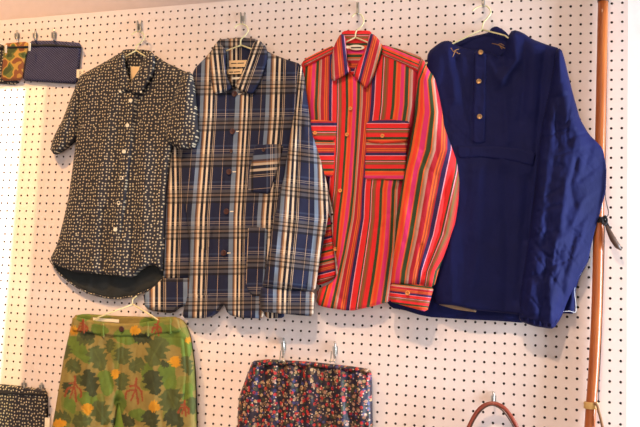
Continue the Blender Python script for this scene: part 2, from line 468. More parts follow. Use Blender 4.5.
def tag(name, poly, d, mat, parent, th=.001):
    """small flat label following the cloth"""
    n = len(poly)
    Vf = [W(x, y, d + th) for x, y in poly]; Vb = [W(x, y, d) for x, y in poly]
    f = [tuple(range(n)), tuple(range(2 * n - 1, n - 1, -1))] + [(i, (i + 1) % n, (i + 1) % n + n, i + n) for i in range(n)]
    return mesh_obj(name, [tuple(v) for v in Vf + Vb], f, mat, parent, smooth=False)

# ------------------------------------------------------------------ the setting
# pegboard: a real sheet with holes, standing off the wall
def pegboard():
    c0, c1, r0, r1 = -9, 78, 0, 58
    V = []; Fc = []; mi = []
    idx = {}
    T = .0045; yf = 0.0
    def corner(i, j, k):
        key = (i, j, k)
        if key not in idx:
            idx[key] = len(V); V.append(((i - .5) * P, yf + k * T, Z0 - (j - .5) * P))
        return idx[key]
    rad = .0033
    for c in range(c0, c1 + 1):
        for r_ in range(r0, r1 + 1):
            cx, cz = c * P, Z0 - r_ * P
            ring = []
            for k in (0, 1):
                rr = []
                for a in range(12):
                    t = 2 * math.pi * a / 12 + math.pi / 12
                    rr.append(len(V)); V.append((cx + rad * math.cos(t), yf + k * T, cz + rad * math.sin(t)))
                ring.append(rr)
            for a in range(12):
                b_ = (a + 1) % 12; Fc.append((ring[0][a], ring[0][b_], ring[1][b_], ring[1][a])); mi.append(1)
            cs = [corner(c + 1, r_, 0), corner(c, r_, 0), corner(c, r_ + 1, 0), corner(c + 1, r_ + 1, 0)]   # tr, tl, bl, br
            rr = ring[0]
            q = [(0, rr[0:3 + 1]), (1, rr[3:7]), (2, rr[6:10]), (3, rr[9:12] + [rr[0]])]
            # quadrants: vertices at 15,45,75 | 105.. ; connect each corner to its arc and bridge
            arcs = [[0, 1, 2], [3, 4, 5], [6, 7, 8], [9, 10, 11]]
            for k in range(4):
                a0, a1, a2 = (rr[i] for i in arcs[k]); nx = rr[(arcs[k][2] + 1) % 12]
                Fc.append((cs[k], a0, a1)); mi.append(0); Fc.append((cs[k], a1, a2)); mi.append(0)
                Fc.append((cs[k], a2, nx, cs[(k + 1) % 4])); mi.append(0)
    # rim
    x0, x1 = (c0 - .5) * P, (c1 + .5) * P; z1, z0 = Z0 - (r0 - .5) * P, Z0 - (r1 + .5) * P
    xl = x0 - .004; xr = x1 + .001; zt = z1 + .0055
    base = len(V)
    V += [(xl, yf, z0), (x0, yf, z0), (x0, yf, zt), (xl, yf, zt), (xr, yf, zt), (xr, yf, z1), (x0, yf, z1), (xr, yf, z0), (x1, yf, z0), (x1, yf, z1)]
    Fc += [(base, base + 1, base + 2, base + 3), (base + 6, base + 5, base + 4, base + 2), (base + 8, base + 7, base + 5, base + 9)]; mi += [0] * 3
    b2 = len(V)
    V += [(xl, yf + T, z0), (xl, yf + T, zt), (xr, yf + T, zt), (xr, yf + T, z0)]
    Fc += [(base + 3, b2 + 1, b2, base), (base + 3, base + 4, b2 + 2, b2 + 1), (base + 4, base + 7, b2 + 3, b2 + 2)]; mi += [0] * 3
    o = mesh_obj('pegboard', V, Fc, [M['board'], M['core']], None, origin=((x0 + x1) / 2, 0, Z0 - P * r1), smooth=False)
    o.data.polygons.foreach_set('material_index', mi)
    o['label'] = 'pinkish white perforated pegboard covering the wall behind all the clothes'; o['category'] = 'pegboard'
    # dark sheet between board and wall, painting in the shade behind the holes
    mesh_obj('gap_shade_sheet', [(x0, .018, z0), (x1 - .01, .018, z0), (x1 - .01, .018, z1), (x0, .018, z1),
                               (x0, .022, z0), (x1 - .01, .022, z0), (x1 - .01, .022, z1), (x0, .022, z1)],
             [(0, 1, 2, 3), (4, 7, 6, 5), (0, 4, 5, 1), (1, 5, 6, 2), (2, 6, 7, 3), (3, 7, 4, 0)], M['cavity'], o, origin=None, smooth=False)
    return o
pb = pegboard()
XR = (78.5) * P
structure(box('wall_back', (-1.2, .024, 0), (XR - .02, .12, 4.0), M['wall']))
structure(box('wall_right_return', (XR + .0012, .0006, 0), (3.4, .12, 4.0), M['white_wall']))
structure(box('floor', (-1.2, -3.6, -.05), (3.4, .12, 0), M['floor']))
bpy.data.objects['wall_right_return'].name = 'wall_right'

# unseen wall added behind the camera, its opening cut to shape the sun patch
LX = np.array((-0.9, -7.0, 4.6))
def ap(x, z, y=-3.3):                          # wall point -> point on the front wall plane along the beam
    p = np.array((x, 0, z)); t = (y - p[1]) / (LX[1] - p[1]); q = p + (LX - p) * t; return q[0], q[2]
xa = W(39, 200, 0).x; xb = W(16.5, 200, 0).x                 # right borders: yellow band, white patch
zt_a = W(10, 87.5, 0).z; zt_b = W(10, 93.5, 0).z
A0, Z1 = ap(xa, zt_a); B0, Z2 = ap(xb, zt_b); LL, ZB = ap(-.9, .35)
yw = -3.3
def front_wall():
    o = []
    for nm, lo, hi in (('wall_front', (A0, yw, 0), (2.9, yw + .04, 3.6)), ('wall_front_left', (-1.6, yw, 0), (LL, yw + .04, 3.6)),
                       ('wall_front_top', (LL, yw, Z1), (A0, yw + .04, 3.6)), ('wall_front_sill', (LL, yw, 0), (A0, yw + .04, ZB))):
        structure(box(nm, lo, hi, M['white_wall']))
front_wall()
m_, nt, bs = new_mat('amber_band_tint')  # unseen tinted sheet, added to dim and yellow the band beside the patch
tr = N(nt, 'ShaderNodeBsdfTransparent'); tr.inputs[0].default_value = (.26, .24, .11, 1)
L(nt, tr.outputs[0], nt.nodes['Material Output'].inputs[0]); M['band_tint'] = m_
o = mesh_obj('band_tint_sheet', [(B0, yw + .02, ZB), (A0, yw + .02, ZB), (A0, yw + .02, Z1), (LL, yw + .02, Z1), (LL, yw + .02, Z2), (B0, yw + .02, Z2)],
             [(0, 1, 2, 5), (5, 2, 3, 4)], M['band_tint'], None, smooth=False); structure(o)
lamp('sunbeam', 'SPOT', tuple(LX), (-.35, 0, 1.7), 5200, (1, .96, .9), spot_size=.5, spot_blend=.1, shadow_soft_size=.012)

# ------------------------------------------------------------------ hooks and hangers
STEEL_R = .0027
def peg_hook(px, py, drop, label, double=True, reach=.028, grp=None, w_=2.0):
    """metal peg hook: prongs leave a hole, run out and turn up"""
    o = empty('peg_hook', W(px, py, .0), label, 'hook', grp)
    for s in ((-1, 1) if double else (0,)):
        pts = [(px + s * w_, py, -.002), (px + s * w_, py + .4, .004), (px + s * w_ * .9, py + drop * .55, .006), (px + s * w_ * .8, py + drop * .92, .010),
               (px + s * w_ * .7, py + drop * 1.0, reach * .7), (px + s * w_ * .7, py + drop * .86, reach)]
        tube('prong', pts, STEEL_R * (1 if not double else .8), M['steel'], o, 8)
    tag('back_plate', [(px - w_ - .6, py + drop * .25), (px + w_ + .6, py + drop * .25), (px + w_ + .5, py + drop * .75), (px - w_ - .5, py + drop * .75)], .0008, M['steel'], o, .002)
    return o
def hanger(hook, apex, left, right, label, d=.024, rad=.0021, low=None):
    o = empty('wire_hanger', W(apex[0], apex[1], d), label, 'hanger', None)
    tube('hook', [(x, y, dd) for x, y, dd in hook], rad, M['wire'], o, 8)
    lx, ly = left; rx, ry = right; ax, ay = apex
    g = 1.0 if low is None else low
    pts = [(ax, ay, d), (lx, ly, d), (lx - 26 * g, ly + 20 * g, d), (lx - 26 * g, ly + 25 * g, d), (lx - 20 * g, ly + 48 * g, d), (rx + 20 * g, ry + 48 * g, d), (rx + 26 * g, ry + 25 * g, d), (rx + 26 * g, ry + 20 * g, d), (rx, ry, d), (ax + .8, ay, d)]
    tube('shoulder_wire', pts, rad, M['wire'], o, 8, 1)
    lathe('twist_collar', W(ax, ay - 2, d), [(rad * 1.2, -.003), (rad * 1.6, -.002), (rad * 1.6, .006), (rad * 1.2, .007)], M['wire'], o, Vector((0, 0, 1)), 10)
    return o
peg_hook(139.2, 21, 11, 'double-pronged metal peg hook holding the dark floral shirt hanger')
peg_hook(242.6, 13, 11, 'double-pronged metal peg hook holding the plaid shirt hanger')
peg_hook(357.6, 3, 12, 'metal peg hook holding the red striped shirt hanger', w_=.8)
peg_hook(483.2, -6, 13, 'metal peg hook at the top edge holding the navy anorak hanger', w_=.8)
hanger([(131.5, 35, .026), (135.5, 32, .025), (140.5, 31.6, .024), (144, 35, .023), (143.6, 39, .023), (140, 43, .023), (136.6, 46, .023), (135.8, 51, .024)],
       (135.8, 50.8), (126, 56), (145, 56), 'cream wire hanger in the collar of the dark floral shirt')
hanger([(234.5, 28.5, .026), (237, 25.2, .025), (242, 24, .024), (246.8, 26.6, .023), (248, 31, .023), (244.5, 36, .023), (241, 39.5, .023), (240.6, 45.3, .024)],
       (240.6, 45.3), (226, 51), (252, 49), 'cream wire hanger in the collar of the navy plaid shirt')
hanger([(352, 17, .026), (354.5, 14.2, .025), (358, 13.4, .024), (362.3, 16, .023), (363.6, 21.5, .023), (361, 27, .023), (356.3, 31, .023), (355.2, 37.5, .024)],
       (355, 37.6), (346, 42), (367, 42), 'silvery wire hanger in the collar of the red striped shirt')
hanger([(472.5, 11, .028), (476, 8, .027), (482, 5.8, .026), (487.5, 6.6, .026), (490.8, 12, .026), (488.3, 17, .026), (483.6, 22.5, .026), (482, 29.7, .028)],
       (482, 29.7), (452, 44), (505, 35.5), 'cream wire hanger across the neck of the navy anorak', d=.030)

# ------------------------------------------------------------------ dark floral short-sleeved shirt
ga = empty('short_sleeved_shirt', W(135, 60, .02), 'charcoal short-sleeved button-down shirt printed with tiny cream flowers, leftmost of the hanging shirts', 'shirt', None)
piece('back_tail', ga, [(50, 258), (100, 250), (162, 258), (163.5, 277), (159, 284), (147, 291), (134, 296.3), (118, 299), (106, 298.2), (90, 294), (77, 288), (67, 281), (57, 272)], .012, .016, M['lining'], R=3, step=2.5)
for k_ in range(1):
    tail = [(49.5, 261), (57, 272.3), (67, 281.3), (77, 288.3), (90, 294.4), (106, 298.6), (118, 299.5), (134, 296.8), (147, 291.3), (159, 284.3), (163.6, 277)]
    up_ = [(x, y - 1.7) for x, y in tail][::-1]
    piece('tail_hem', ga, tail + up_, .014, .018, M['floral'], R=2, step=1.2, rnd=False)
piece('inner_back', ga, [(121, 50.5), (128, 49), (145, 49.6), (152, 51), (153, 60), (146, 82), (128, 86), (120, 70)], .010, .016, M['floral'], R=3, step=2)
ls = piece('sleeve', ga, [(80, 76), (72, 95), (62, 121), (53.5, 137), (50, 149, 'h'), (54.5, 155.5), (62, 152), (70, 146), (77, 139), (79, 120), (84, 90)], .014, .034, M['floral'], R=7,
           folds=[([(77, 90), (66, 125), (58, 148)], .004, 3.5), ([(72, 115), (66, 145)], -.004, 2.5), ([(55, 140), (75, 132)], -.0015, 1.2)], noise=(.002, .12, .05))
piece('sleeve', ga, [(184, 72), (191.5, 71.5), (195, 86), (197, 110), (199, 135), (197.5, 143, 'h'), (191, 148), (179, 150), (168, 142), (165.5, 135), (167.5, 120), (173, 100), (178, 86)], .044, .066, M['floral'], R=8,
      folds=[([(188, 80), (184, 120), (182, 145)], .005, 6), ([(176, 95), (170, 130)], -.003, 2.5), ([(167, 139), (198, 137)], -.0012, 1)], noise=(.002, .12, .05))
body = piece('shirt_body', ga, [(119, 53), (110, 59), (100, 64.5), (88, 71), (78, 77), (76.5, 100), (77, 122), (75, 148), (72, 172), (68, 200), (62, 226), (57, 245), (49.5, 260, 'h'),
                                (57, 265.5, 'h'), (75.5, 272.5, 'h'), (94, 273.5, 'h'), (116, 275.6, 'h'), (132, 278, 'h'), (137.5, 270.5, 'h'), (146.5, 265.5, 'h'), (155, 264.5, 'h'), (163, 273), (164.5, 255), (165.5, 225), (167, 195),
                                (171, 160), (176, 130), (184, 95), (191, 74), (178, 68), (165, 62), (154, 54), (146, 70), (133, 88), (126, 80)], .016, .042, M['floral'], R=13,
             folds=[([(139, 97), (137, 140), (134, 200), (131, 276)], -.007, 3.2), ([(146, 110), (144, 200), (143, 262)], .005, 5), ([(112, 100), (100, 180), (92, 268)], .006, 8), ([(103, 210), (104, 272)], -.007, 4),
                    ([(85, 90), (80, 160), (70, 250)], .003, 6), ([(160, 100), (156, 180), (152, 262)], -.004, 5), ([(121, 100), (114, 180), (105, 260)], -.002, 1.3), ([(150, 80), (172, 110)], -.003, 4), ([(122, 240), (118, 276)], .006, 5)],
             noise=(.0025, .07, .016))
piece('placket', ga, [(127, 94), (137, 94), (133, 140), (127, 190), (121, 240), (120, 275), (110, 275), (110, 240), (116, 190), (122, 140)], .034, .0465, M['floral'], R=2.5,
      folds=[([(139, 97), (137, 140), (134, 200), (131, 276)], -.003, 3)], noise=(.001, .07, .02))
piece('collar_leaf', ga, [(120, 52), (124.5, 53), (125.5, 65), (128, 76), (131.5, 84), (128, 90), (120, 94.5), (117, 85), (115.5, 72), (116.5, 60)], .036, .050, M['floral'], R=3, step=1.1, noise=(.0008, .1, .1))
piece('collar_leaf', ga, [(153, 52), (147, 53), (144, 58), (139.5, 69), (131, 81.5), (126.5, 87), (131, 93), (140, 95), (147, 86), (154, 73), (155.5, 60)], .038, .053, M['floral'], R=3.5, step=1.1, noise=(.0008, .1, .1))
tag('size_label', [(130.6, 66.4), (139.8, 66.6), (138.2, 72), (132.5, 80), (130.6, 79)], .020, M['gold_label'], ga, .0012)
for x, y in ((120.3, 91.5), (141, 92)): button(x, y, .0535, .0036, M['pearl'], ga, holes=False)
for x, y in ((130.7, 100.6), (127.4, 125.4), (124, 151.5), (121.6, 178), (118.8, 203), (115.4, 229.5)): button(x, y, body.depth(x, y) + .006, .0062, M['pearl'], ga, holes=False)

# ------------------------------------------------------------------ plaid shirt
gb = empty('plaid_shirt', W(240, 60, .02), 'long-sleeved navy, cream and light blue plaid overshirt with brown buttons', 'shirt', None)
vweft = lambda x, y, w: (y - 149.) / 36. + .004 * (x - 240) / 10
piece('inner_back', gb, [(216, 43), (219, 39.5), (241, 37.3), (257, 39), (261, 43), (258, 60), (244, 84), (234, 88), (224, 76), (219, 56)], .012, .018, M['plaid'], R=3, step=1.6,
      uv=lambda x, y, w: ((x - 226) / 30., (y - 30) / 36.))
lsl = piece('sleeve', gb, [(172, 110), (192, 100), (192, 150), (184, 190), (188, 214), (190.5, 242), (191, 279), (163, 279), (163.5, 250), (165, 200), (167, 150)], .010, .022, M['plaid'], R=6,
            uv=guides({100: [165, 190], 200: [166, 193], 280: [164, 190]}, [.05, .85], vweft), folds=[([(176, 180), (176, 240), (172, 275)], -.004, 2.5), ([(182, 220), (184, 270)], .003, 3)], noise=(.002, .1, .04))
piece('cuff', gb, [(162, 278), (191, 277), (194, 305), (182, 306), (173, 313.5), (155, 311.5), (145, 308.5), (143.5, 294), (152, 288)], .010, .026, M['plaid'], R=5,
      uv=guides({278: [150, 190], 310: [150, 190]}, [.1, 1.15], lambda x, y, w: (y - 262) / 40.), folds=[([(162, 280), (158, 310)], -.003, 2), ([(150, 292), (151, 309)], -.003, 2)], noise=(.002, .15, .04))
bl = piece('shirt_body', gb, [(214, 47), (206, 57), (194, 69), (190, 85), (190, 110), (189, 135), (180, 150), (181, 190), (186.5, 214), (189, 242), (189.5, 278), (182, 318, 'h'), (203, 318.5, 'h'), (213, 315, 'h'), (221, 305, 'h'),
                               (223.5, 303.5, 'h'), (228, 314.5, 'h'), (240, 318, 'h'), (262, 318.5), (272, 290), (280, 220), (288, 170), (297, 120), (303, 85), (301, 64), (288, 60), (270, 53), (262, 47), (256, 64), (240, 90), (230, 86), (222, 62)],
           .014, .040, M['plaid'], R=12,
           uv=guides({45: [203, 228, 232.5, 239.5, 268.5, 303], 115: [200.5, 226, 227, 236.5, 266, 301], 217: [192, 220, 221, 231, 258, 292], 260: [191, 219, 220, 230.5, 257, 289], 318: [189, 216.8, 218, 230, 256, 288]}, [0, .83, .86, 1.0, 2.0, 3.0], vweft),
           folds=[([(230, 92), (227, 140), (222, 220), (220, 305)], -.004, 1.5), ([(208, 100), (205, 200), (203, 310)], .004, 8), ([(255, 200), (252, 310)], -.004, 4), ([(243, 110), (240, 220), (238, 312)], .003, 5),
                  ([(214, 230), (216, 300)], -.005, 3), ([(192, 150), (194, 300)], .004, 4), ([(283, 80), (276, 150)], -.004, 5), ([(264, 100), (262, 140)], .003, 6)],
           noise=(.0022, .07, .018))
sl_uv = guides({65: [294, 316], 110: [289, 313], 170: [284, 315], 219: [280, 315.5], 300: [273, 307]}, [0, 1], lambda x, y, w: (y - 143 - (x - 290) * .12) / 36.)
rs = piece('sleeve', gb, [(299, 64.5), (301.5, 65), (304.5, 78), (306, 90), (309.5, 116), (312.5, 134), (318.5, 153), (324, 172), (328.5, 190), (329.5, 205), (326.5, 226), (320, 260), (315, 291), (262, 288), (266, 268), (271.5, 232.6), (278.6, 197.5), (284, 178), (289.5, 140), (296, 102), (297, 78)],
           .044, .078, M['plaid'], R=8, uv=sl_uv, extra=lambda x, y: -.020 * np.clip((x - 284) / 40, 0, 1),
           folds=[([(306, 150), (300, 220), (292, 285)], .005, 8), ([(322, 200), (313, 250), (306, 288)], -.006, 3), ([(293, 140), (284, 190), (272, 270)], .004, 3), ([(303, 110), (298, 160)], -.004, 3), ([(300, 90), (307, 130)], .003, 3)], noise=(.0022, .09, .03))
piece('cuff', gb, [(261, 286), (290, 289), (315, 292), (313.5, 316.5, 'h'), (300, 315.5, 'h'), (260.5, 311.5), (260, 298)], .045, .0745, M['plaid'], R=5, extra=lambda x, y: -.012 * np.clip((x - 262) / 50, 0, 1),
      uv=guides({286: [274, 307], 316: [273.5, 306]}, [0, 1], lambda x, y, w: (y - 262) / 36.), folds=[([(262, 290), (314, 295)], -.003, 1), ([(262, 308), (312, 313)], -.0012, .9)], noise=(.001, .09, .05))
piece('under_cuff', gb, [(262, 309), (284, 312), (284, 318), (266, 318.5)], .030, .040, M['plaid'], R=3, uv=lambda x, y, w: ((x - 262) / 30., y / 36.))
pk = piece('chest_pocket', gb, [(255, 143.8), (283.5, 144.3), (279, 166), (270, 194.5), (246, 192), (250, 168)], .036, .0445, M['plaid_pocket'], R=1.8,
           uv=lambda x, y, w: ((y - 116) / 40. + .02 * (x - 260) / 10, (x - 250) / 34. + .4), noise=(.001, .06, .03), folds=[([(252, 155), (281, 158)], -.001, 1)])
piece('hip_pocket', gb, [(247, 226), (268, 228), (264, 297), (251, 296), (245.5, 285)], .035, .0445, M['plaid'], R=1.8,
      uv=guides({226: [250, 284], 297: [247, 281]}, [.55, 1.5], lambda x, y, w: (y - 143) / 36.), noise=(.001, .06, .03))
piece('hip_pocket', gb, [(191, 229), (212, 229), (210, 296), (191, 296)], .033, .0425, M['plaid'], R=1.8,
      uv=guides({226: [191.5, 221], 297: [189.5, 218]}, [0, .86], lambda x, y, w: (y - 149.5) / 36.), noise=(.001, .06, .03))
cuv = lambda o, s: (lambda x, y, w: ((x - o - (y - 50) * s) / 34., (y - 40) / 30.))
piece('collar_leaf', gb, [(216, 42), (223, 46), (226.5, 51), (225.5, 60), (227, 76), (232.5, 87), (230, 90), (214, 95), (210.5, 80), (209.5, 64), (211, 52)], .038, .053, M['plaid'], R=3, step=1.2, uv=cuv(205, .1), noise=(.0008, .1, .1))
piece('collar_leaf', gb, [(257, 39), (253, 44), (251, 50), (245.5, 67), (236, 84.7), (237.5, 90), (252.5, 95), (261, 81), (267.5, 60), (267, 48), (262, 42)], .038, .053, M['plaid'], R=3, step=1.2, uv=cuv(244, -.35), noise=(.0008, .1, .1))
tl = tag('brand_label', [(229, 60.6), (247, 60), (244.8, 67), (229.6, 67)], .022, M['gold_label'], gb)
t2 = tag('size_label', [(226.8, 69.4), (243, 68.5), (241.4, 73.9), (226.8, 74.3)], .022, M['gold_label'], gb)
tag('care_label', [(231.5, 77.4), (240.5, 77), (240, 79), (232, 79.4)], .022, M['paper'], gb)
for a in ((231, 63, 236.5, 62.8), (237.5, 62.8, 244, 62.6), (229.5, 71.8, 233, 71.6), (234, 71.6, 240, 71.2)):
    tag('lettering', [(a[0], a[1]), (a[2], a[3]), (a[2], a[3] + .9), (a[0], a[1] + .9)], .0232, M['ink'], gb, .0003)
for x, y, r_ in ((234.6, 94, .0085), (232.6, 131.4, .0085), (231.3, 151, .005), (229, 171.8, .0085), (226.4, 211.5, .0085), (223.6, 253, .0085)):
    d_ = bl.depth(x, y) + .003
    button(x, y, d_, r_, M['brown_button'], gb)
    if r_ > .006: tag('buttonhole', [(x + 3.6, y - .5), (x + 7, y - .6), (x + 7, y + .4), (x + 3.6, y + .5)], bl.depth(x + 5, y) + .0003, M['paper'], gb, .0004)
button(263.5, 150, pk.depth(263.5, 150) + .001, .005, M['brown_button'], gb)

# ------------------------------------------------------------------ red striped shirt
gc = empty('striped_shirt', W(356, 60, .02), 'bright red long-sleeved shirt with orange, green, pink and purple stripes', 'shirt', None)
piece('inner_back', gc, [(341, 33), (345, 30.5), (369, 30.5), (372, 33), (371, 50), (360, 72), (350, 76), (344, 60)], .014, .020, M['stripes'], R=3, step=1.6, uv=lambda x, y, w: ((y - 28) / 42. + .36, y * 0))
piece('sleeve', gc, [(316, 200), (330, 215), (334, 250), (336, 277), (330, 281), (316, 286), (314, 260)], .012, .024, M['stripes'], R=4, uv=lambda x, y, w: ((y - 262 + (x - 318) * .25) / 34., y * 0))
US = [.35, .745, 1.03, 1.35, 1.745, 2.03, 2.16]
body_uv = guides({45: [331, 346, 359.5, 375, 396, 408, 416], 105: [330, 347, 358.5, 372, 393, 406, 414], 150: [330, 345, 356, 367, 387, 400, 406], 190: [328, 342, 353.5, 363, 381, 393.5, 399], 218: [324, 338.5, 350.5, 362, 380, 392.5, 398],
                  250: [321, 336, 344.5, 356.5, 376.7, 391, 396], 280: [316, 329, 338, 351.5, 372.5, 387, 392], 308: [308, 321, 332, 347.5, 367.5, 383, 388]}, US)
rb = piece('shirt_body', gc, [(334, 46), (320, 53), (301, 62), (303, 85), (308, 110), (313, 140), (319, 165), (327, 182), (333, 210), (333, 240), (337, 262), (338, 275), (330, 284), (317, 289), (316, 304, 'h'), (325, 307.5, 'h'), (346, 310.5, 'h'), (353, 310.5, 'h'),
                              (370, 306.5, 'h'), (390, 301), (394, 270), (399, 220), (408, 160), (416, 110), (421, 75), (422, 59), (410, 53), (398, 49), (382, 44), (374, 60), (358, 80), (349, 72), (342, 58)],
           .016, .042, M['stripes'], R=11, uv=body_uv,
           folds=[([(343, 95), (338, 200), (333, 250)], -.003, 1.3), ([(361, 95), (353, 150), (350, 210), (345, 300)], -.003, 2.2), ([(376, 190), (372, 260), (362, 306)], .005, 6), ([(395, 190), (388, 290)], -.006, 4), ([(350, 240), (335, 300)], .005, 5),
                  ([(360, 250), (345, 308)], -.003, 3), ([(338, 270), (322, 300)], .004, 4), ([(330, 285), (345, 305)], -.004, 3), ([(384, 240), (380, 300)], .003, 4)], noise=(.002, .07, .02))
red_u = guides({60: [427, 432, 436, 441, 446, 452, 458], 80: [419, 424.5, 430, 436, 440, 448, 456], 112: [415.5, 427, 433, 440, 449, 457, 466], 150: [409, 421, 428.5, 438, 449, 457.4, 470], 171: [404, 415.7, 421, 431, 443.3, 455.9, 469], 235: [395, 405, 410.7, 420, 430.6, 441, 460], 271: [389, 397.4, 404, 411.5, 420, 427, 436], 290: [387, 396, 402, 409, 417, 424, 432]},
               [.745, .925, 1.03, 1.16, 1.35, 1.52, 1.745])
rsl = piece('sleeve', gc, [(419, 60), (423, 58.5), (428, 69), (434.5, 77), (439, 95), (442.5, 113), (444, 126), (450.5, 143.5), (457, 162), (459.5, 180), (458.5, 202), (455.5, 222), (447.5, 246.5), (440, 266), (434, 287), (391, 285), (394, 252), (396, 218), (403.4, 178.5), (410, 146), (414.5, 120), (416, 90)],
            .055, .080, M['stripes'], R=9, uv=red_u,
            folds=[([(432, 110), (432, 170), (415, 270)], .005, 8), ([(451, 170), (440, 230), (424, 275)], -.005, 3), ([(421, 245), (417, 284)], -.005, 1.8), ([(442, 200), (430, 250)], .004, 4), ([(414, 140), (402, 220)], .003, 4)], noise=(.002, .08, .03))
piece('cuff', gc, [(390.5, 283), (418, 283.5), (434, 287), (427, 312, 'h'), (410, 307.5, 'h'), (389, 301.5)], .056, .0805, M['stripes'], R=5,
      uv=lambda x, y, w: ((y - 286.5 - (x - 390) * .12) / 27. + 1.16, y * 0), folds=[([(392, 285), (434, 289)], -.002, .9)], noise=(.001, .09, .05))
button(407.5, 293, .0825, .006, M['amber_button'], gc)
piece('shoulder_yoke', gc, [(381.5, 45), (398, 48.5), (412, 53), (423, 58), (422.5, 74), (412, 70), (396, 62), (381.5, 57)], .036, .0465, M['stripes'], R=3.5,
      uv=lambda x, y, w: (-(y - 60 - (x - 400) * .42) / 22. + .6, y * 0))
piece('shoulder_yoke', gc, [(303, 60), (318, 52), (334, 45), (334, 54), (320, 60.5), (304, 68)], .034, .0455, M['stripes'], R=3,
      uv=lambda x, y, w: (-(y - 58 + (x - 318) * .5) / 20. + .55, y * 0))
piece('collar_leaf', gc, [(340.5, 33), (345.5, 36), (346, 46), (347.5, 64), (351.5, 71), (346, 75), (331.5, 82), (331, 62), (334, 46)], .040, .056, M['stripes'], R=3, step=1.2,
      uv=guides({33: [330, 342.5], 80: [331, 347.5]}, [.05, .36]), noise=(.0006, .1, .1))
piece('collar_leaf', gc, [(372, 33), (368.5, 35), (367.5, 46), (353, 72.5), (355.5, 78), (366, 90), (375, 74), (383, 46), (378, 38)], .040, .056, M['stripes'], R=3, step=1.2,
      uv=guides({30: [362, 373.5, 385], 90: [347, 357.5, 370]}, [1.62, 1.34, 1.07]), noise=(.0006, .1, .1))
fl_ = piece('pocket_flap', gc, [(366, 121.5), (388, 119), (410.5, 121.5), (408, 141.5), (401, 143), (380, 144.8), (366, 142)], .042, .0515, M['stripes'], R=2, uv=lambda x, y, w: ((y - 121.5 + (x - 388) * .0) / 42. + .35, y * 0))
piece('chest_pocket', gc, [(365.5, 140), (407.5, 140), (405, 181), (364, 180)], .036, .0465, M['stripes'], R=1.6, uv=lambda x, y, w: ((y - 177) / 40. + 1.93, y * 0))
button(382.5, 135.8, .053, .0055, M['amber_button'], gc)
piece('pocket_flap', gc, [(309, 119.5), (337.5, 121), (336, 139.5), (331, 142), (312, 140)], .040, .0495, M['stripes'], R=2, uv=lambda x, y, w: ((y - 124) / 44. + .35, y * 0))
piece('chest_pocket', gc, [(312, 139), (336, 140), (334, 177), (318, 175)], .036, .0455, M['stripes'], R=1.6, uv=lambda x, y, w: ((y - 177) / 40. + 1.93, y * 0))
button(315, 133, .051, .0055, M['amber_button'], gc)
for x, y in ((350.4, 108.5), (347, 134.5), (340.2, 190.6), (335.4, 249)): button(x, y, rb.depth(x, y) + .003, .0055, M['amber_button'], gc)
oc = [(356.4 + 8 * math.cos(t), 47.4 + 2.7 * math.sin(t) + .15 * math.cos(t)) for t in np.linspace(0, 2 * math.pi, 20, endpoint=False)][::-1]
tag('neck_label', oc, .023, M['paper'], gc); tag('lettering', [(351, 47), (361.5, 46.9), (361.5, 48.2), (351, 48.3)], .0242, M['ink'], gc, .0003)
tag('size_tab', [(346.4, 45.6), (349, 46), (348.6, 48.6), (346.2, 48.2)], .057, M['paper'], gc)

# ------------------------------------------------------------------ navy anorak
gd = empty('anorak', W(482, 60, .02), 'navy blue half-button pullover anorak with elasticated cuff, rightmost garment on the board', 'jacket', None)
piece('back_panel', gd, [(432, 60), (452, 43.5), (463, 38.5), (489, 32.5), (491, 28), (496, 26), (500, 28), (505, 31), (513, 40), (545, 60), (575, 120), (582, 200), (560, 300), (524, 323), (500, 321), (459, 319), (429, 317), (416, 314), (404, 310), (391, 308), (385, 299), (395, 260), (415, 150)],
      .010, .020, M['nylon'], R=5, step=3)
piece('lining_edge', gd, [(437, 304), (450, 301), (472, 306), (478, 312.5), (455, 309.5)], .020, .026, M['khaki'], R=2)
nb_ = piece('jacket_body', gd, [(428, 52), (437, 44.5), (443, 41), (450, 40.6), (456, 45), (466, 48.5), (480, 49.5), (492, 53), (500, 58), (505, 48), (508, 36), (512.5, 29.5), (522, 32), (531, 38.5), (545, 44), (560, 48.5), (572, 95), (572, 180), (560, 260), (545, 315, 'h'), (522, 315, 'h'), (500, 312.5, 'h'), (474, 310, 'h'), (455, 305.5, 'h'), (436, 304), (428, 290), (433, 200), (426, 120), (424, 80)],
            .020, .050, M['nylon'], R=13,
            folds=[([(474, 52), (472, 100), (471, 142)], -.003, 1.4), ([(455, 55), (462, 90), (470, 120)], -.005, 4), ([(448, 50), (455, 100)], .005, 5), ([(512, 32), (516, 60), (503, 80)], .010, 4.5), ([(506, 42), (503, 65)], -.008, 3), ([(524, 40), (525, 80), (520, 120)], -.005, 4), ([(534, 45), (532, 110)], .006, 7),
                   ([(490, 60), (505, 95), (508, 140)], .005, 6), ([(480, 170), (478, 250), (470, 300)], .006, 9), ([(505, 175), (508, 250), (505, 310)], -.007, 7), ([(450, 165), (452, 300)], .005, 8), ([(528, 180), (518, 300)], -.006, 5), ([(545, 50), (536, 150), (528, 240)], -.006, 3)],
            noise=(.003, .04, .015), crease=.0007)
piece('button_placket', gd, [(474, 50), (487, 52.5), (486.5, 100), (486, 144), (471.5, 144), (472.5, 100)], .040, .0525, M['nylon'], R=1.5, noise=(.0015, .08, .05), folds=[([(474, 65), (486, 68)], -.001, 2)])
piece('pocket_flap', gd, [(455, 144.5), (480, 145.5), (500, 145), (520, 147.5), (537, 151.5), (534, 167.5), (510, 162), (480, 158.5), (457, 159.5)], .040, .0535, M['nylon'], R=3, noise=(.0015, .08, .05))
piece('side_gusset', gd, [(550, 225), (592, 238), (588.5, 262), (580, 277), (575.5, 291), (575, 314), (560, 313), (545, 300)], .016, .034, M['nylon'], R=6, folds=[([(572, 245), (566, 308)], -.005, 3)], noise=(.003, .1, .04))
